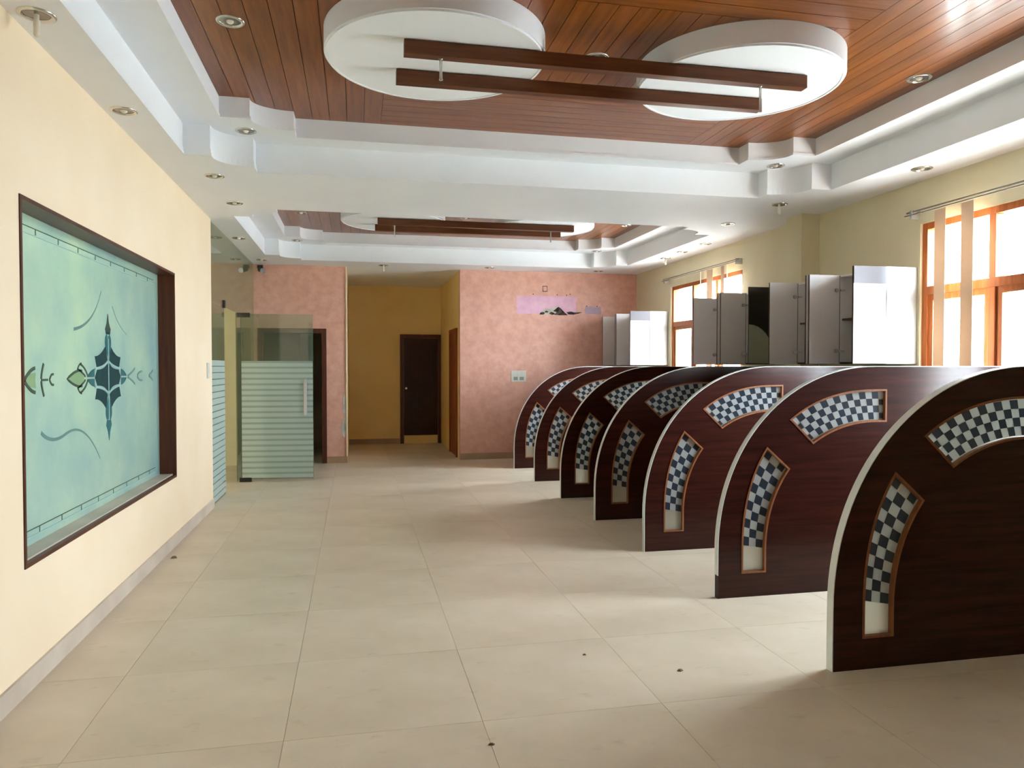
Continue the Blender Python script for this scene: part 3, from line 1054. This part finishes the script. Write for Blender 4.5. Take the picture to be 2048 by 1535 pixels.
# ------------------------------------------------------------------ glass front and door
GXF = XL - 0.02
r = empty('glass_front', (GXF, 9.8, 0))
for a, b, za, zb, nm in ((8.34, 9.245, 0.0, 2.2, 'fixed_panel'), (10.16, YF, 0.0, 2.2, 'fixed_panel'), (8.34, YF, 2.205, Z0, 'transom_panel')):
    MB().box(GXF - 0.012, GXF, a, b, za, zb).build(nm, 'greenglass', r)
for k in range(22):
    za = 0.02 + k * 0.071
    MB().box(GXF, GXF + 0.001, 8.34, 9.245, za, za + 0.060).build('frosted_stripe', 'frost', r)
MB().box(GXF - 0.025, GXF + 0.012, 9.20, 9.27, 2.19, 2.28).build('patch_fitting', 'black', r)
adopt(r)
tag(r, 'green tinted glass front beside the cream wall, frosted in its lower half', 'glass partition')

ang = math.atan2(10.06 - 10.15, 0.90)
r = empty('glass_door', (GXF + 0.055, 10.14, 0.0))
DWD, DZ0, DZ1 = 0.915, 0.03, 2.185
MB().box(0.0, DWD, -0.006, 0.006, DZ0, DZ1).build('door_leaf', 'greenglass', r)
MB().box(-0.003, 0.001, -0.0065, 0.0065, DZ0, DZ1).build('door_edge', 'etchline', r)
n = 21
for k in range(n):
    za = 0.05 + k * (1.575 - 0.05) / n
    MB().box(0.005, DWD - 0.004, -0.0075, -0.006, za, za + 0.045).build('frosted_stripe', 'frost', r)
    MB().box(0.005, DWD - 0.004, -0.0068, -0.006, za + 0.045, za + 0.0726).build('frosted_gap', 'frostgap', r)
MB().box(-0.045, 0.115, -0.02, 0.02, DZ1 - 0.045, DZ1 + 0.014).build('patch_fitting', 'black', r)
MB().box(-0.025, 0.12, -0.022, 0.022, 0.0, 0.055).build('floor_pivot', 'black', r)
h = MB().box(DWD - 0.115, DWD - 0.075, -0.062, -0.038, 0.87, 1.34)
h.box(DWD - 0.105, DWD - 0.085, -0.04, -0.005, 0.93, 0.95).box(DWD - 0.105, DWD - 0.085, -0.04, -0.005, 1.26, 1.28)
h.build('pull_handle', 'steel', r, bevel=0.004)
h = MB().box(DWD - 0.115, DWD - 0.075, 0.038, 0.062, 0.87, 1.34)
h.box(DWD - 0.105, DWD - 0.085, 0.005, 0.04, 0.93, 0.95).box(DWD - 0.105, DWD - 0.085, 0.005, 0.04, 1.26, 1.28)
h.build('pull_handle', 'steel', r, bevel=0.004)
r.rotation_euler = (0, 0, ang)
tag(r, 'open green glass door with frosted stripes and a steel pull handle', 'door')

# ------------------------------------------------------------------ doors
r = empty('door_1', ((DW[0] + DW[1]) / 2, YF, 0))
for a, b in ((DW[0], DW[0] + 0.07), (DW[1] - 0.07, DW[1])):
    MB().box(a, b, YF - 0.02, YF + 0.19, 0, DW[3] - 0.07).build('frame_jamb', 'darkwood', r)
MB().box(DW[0], DW[1], YF - 0.02, YF + 0.19, DW[3] - 0.07, DW[3]).build('frame_head', 'darkwood', r)
adopt(r)
tag(r, 'brown framed dark open doorway in the pink wall behind the glass door', kind='structure')

r = empty('door_2', (1.25, RY, 0))
MB().box(0.85, 0.92, RY - 0.06, RY, 0, 2.13).build('frame_jamb', 'darkwood', r)
MB().box(1.585, 1.645, RY - 0.06, RY, 0, 2.13).build('frame_jamb', 'darkwood', r)
MB().box(0.92, 1.585, RY - 0.06, RY, 2.06, 2.13).build('frame_head', 'darkwood', r)
leaf = MB().box(0.925, 1.58, RY - 0.035, RY - 0.002, 0.16, 2.055).build('door_leaf', 'doorwood', r)
for a, b, c, d in ((1.0, 1.22, 0.30, 1.0), (1.28, 1.50, 0.30, 1.0), (1.0, 1.22, 1.14, 1.92), (1.28, 1.50, 1.14, 1.92)):
    MB().prism([rect(a, b, c, d), rect(a + 0.03, b - 0.03, c + 0.03, d - 0.03)], XZ, RY - 0.043, RY - 0.035).build('panel_molding', 'doorwood', r)
MB().tube((0.965, RY - 0.035, 1.08), (0.965, RY - 0.08, 1.08), 0.022, 14).build('knob', 'chrome', r, smooth=True)
MB().box(0.925, 1.58, RY - 0.035, RY - 0.002, 0.0, 0.155).build('threshold', 'mustard', r)
adopt(r)
tag(r, 'dark brown wooden door in the recess back wall', kind='structure')

r = empty('door_3', (RX1, 12.65, 0))
MB().box(RX1 - 0.03, RX1, 12.15, 12.22, 0, 2.14).build('frame_jamb', 'reddoor', r)
MB().box(RX1 - 0.03, RX1, 13.0, 13.07, 0, 2.14).build('frame_jamb', 'reddoor', r)
MB().box(RX1 - 0.03, RX1, 12.22, 13.0, 2.07, 2.14).build('frame_head', 'reddoor', r)
MB().box(RX1 - 0.015, RX1 - 0.001, 12.22, 13.0, 0.01, 2.07).build('door_leaf', 'reddoor', r)
adopt(r)
tag(r, 'red brown door seen edge-on in the recess side wall', kind='structure')

# ------------------------------------------------------------------ marks on the walls


def rough_poly(x0, x1, z0, z1, n, amp, seed):
    rnd = random.Random(seed)
    pts = []
    for (a, b) in (((x0, z0), (x1, z0)), ((x1, z0), (x1, z1)), ((x1, z1), (x0, z1)), ((x0, z1), (x0, z0))):
        for i in range(n):
            t = i / n
            pts.append((a[0] + (b[0] - a[0]) * t + rnd.uniform(-amp, amp), a[1] + (b[1] - a[1]) * t + rnd.uniform(-amp, amp)))
    return pts


MB().prism([rough_poly(2.58, 3.60, 2.37, 2.66, 10, 0.012, 1)], XZ, YF - 0.002, YF).build('paint_patch', 'purple', wf2)
MB().prism([rough_poly(3.75, 4.03, 2.38, 2.50, 6, 0.008, 2)], XZ, YF - 0.002, YF).build('paint_patch', 'lilac', wf2)
MB().prism([[(2.99, 2.385), (3.02, 2.43), (3.08, 2.47), (3.15, 2.455), (3.20, 2.50), (3.27, 2.48), (3.31, 2.40), (3.20, 2.36), (3.06, 2.36)]], XZ, YF - 0.004, YF).build('broken_plaster', 'plaster', wf2)
for sh in ([(2.965, 2.36), (2.985, 2.395), (3.03, 2.40), (3.06, 2.385), (3.03, 2.358)],
           [(3.05, 2.40), (3.08, 2.425), (3.12, 2.41), (3.10, 2.39)],
           [(3.13, 2.375), (3.16, 2.405), (3.20, 2.395), (3.24, 2.37), (3.18, 2.356)],
           [(3.20, 2.42), (3.29, 2.492), (3.335, 2.46), (3.40, 2.395), (3.45, 2.355), (3.30, 2.352), (3.22, 2.36), (3.26, 2.40)],
           [(3.43, 2.405), (3.50, 2.415), (3.57, 2.40), (3.71, 2.408), (3.64, 2.385), (3.55, 2.365), (3.46, 2.37)]):
    MB().prism([sh], XZ, YF - 0.008, YF).build('plaster_shard', 'rubble', wf2)
MB().prism([rect(3.02, 3.10, 2.735, 2.83), rect(3.03, 3.092, 2.745, 2.82)], XZ, YF - 0.004, YF).build('box_outline', 'rubble', wf2)
for x, z in ((2.86, 2.69), (3.27, 2.69), (3.43, 2.685), (3.49, 2.70), (3.78, 2.51), (3.96, 2.51)):
    MB().tube((x, YF - 0.003, z), (x, YF, z), 0.009, 10).build('screw_hole', 'rubble', wf2)
ch = [(-0.20, 0.98), (-0.18, 1.06), (-0.165, 1.09), (-0.145, 1.06), (-0.133, 1.0), (-0.133, 0.42), (-0.19, 0.40), (-0.225, 0.50), (-0.215, 0.62), (-0.17, 0.70), (-0.19, 0.80), (-0.22, 0.86), (-0.185, 0.92)]
MB().prism([ch], XZ, YF - 0.004, YF).build('chipped_plaster', 'plaster', wf)

r = empty('switch_board', (2.615, YF, 1.345))
MB().box(2.49, 2.74, YF - 0.012, YF - 0.0005, 1.255, 1.435).build('plate', 'plastic', r, bevel=0.003)
for k in range(3):
    MB().box(2.52 + k * 0.07, 2.57 + k * 0.07, YF - 0.017, YF - 0.012, 1.35, 1.41).build('switch', 'plastic', r)
for k in range(2):
    MB().box(2.53 + k * 0.1, 2.60 + k * 0.1, YF - 0.015, YF - 0.012, 1.28, 1.335).build('socket', 'cabpale', r)
adopt(r)
tag(r, 'white switch board on the pink wall beside the last partition', 'switch')
r = empty('switch_plate', (XL, 8.10, 1.46))
MB().box(XL + 0.0005, XL + 0.012, 8.05, 8.16, 1.38, 1.54).build('plate', 'plastic', r, bevel=0.003)
MB().box(XL + 0.012, XL + 0.016, 8.08, 8.13, 1.43, 1.49).build('switch', 'plastic', r)
adopt(r)
tag(r, 'pale switch plate at the far end of the cream wall', 'switch')

r = empty('spot_fixture', (-1.40, YF, 2.98))
MB().box(-1.45, -1.37, YF - 0.05, YF - 0.0005, 2.99, 3.04).build('bracket', 'black', r)
MB().tube((-1.41, YF - 0.05, 2.97), (-1.36, YF - 0.17, 2.94), 0.035, 16).build('body', 'black', r, smooth=True)
MB().tube((-1.36, YF - 0.17, 2.94), (-1.353, YF - 0.186, 2.936), 0.038, 16).build('lens_ring', 'chrome', r, smooth=True)
adopt(r)
tag(r, 'small dark fixture in the ceiling corner of the pink wall', 'fixture')

# ------------------------------------------------------------------ litter on the floor
for k, (x, y, s, lab) in enumerate([
        (1.56, 3.37, 0.017, 'dark dirt crumb on the open floor left of the nearest partition'),
        (1.16, 3.66, 0.012, 'small dirt crumb in the middle of the open floor'),
        (0.52, 2.86, 0.014, 'dirt crumb on the floor nearest the viewer'),
        (-1.40, 6.20, 0.030, 'dark dirt lump at the foot of the cream wall')]):
    rnd = random.Random(k)
    pts = [(s * rnd.uniform(0.6, 1.2) * math.cos(t), s * rnd.uniform(0.4, 0.8) * math.sin(t)) for t in [i * math.pi / 4 for i in range(8)]]
    q = MB()
    q.v = [(a, b, 0.0) for a, b in pts] + [(a * 0.5, b * 0.5, s * 0.5) for a, b in pts]
    for i in range(8):
        j = (i + 1) % 8
        q.f.append((i, j, 8 + j, 8 + i))
    q.f += [tuple(range(7, -1, -1)), tuple(range(8, 16))]
    o = q.build('dirt_crumb', 'debris')
    o.location = (x, y, 0.0)
    tag(o, lab, 'debris', 'dirt crumbs on the floor')

# ------------------------------------------------------------------ outside
g = MB().box(XR + 0.22, 60, -50, 60, -0.6, -0.5).build('ground', 'ground')
tag(g, 'pale concrete ground outside the windows', kind='structure')
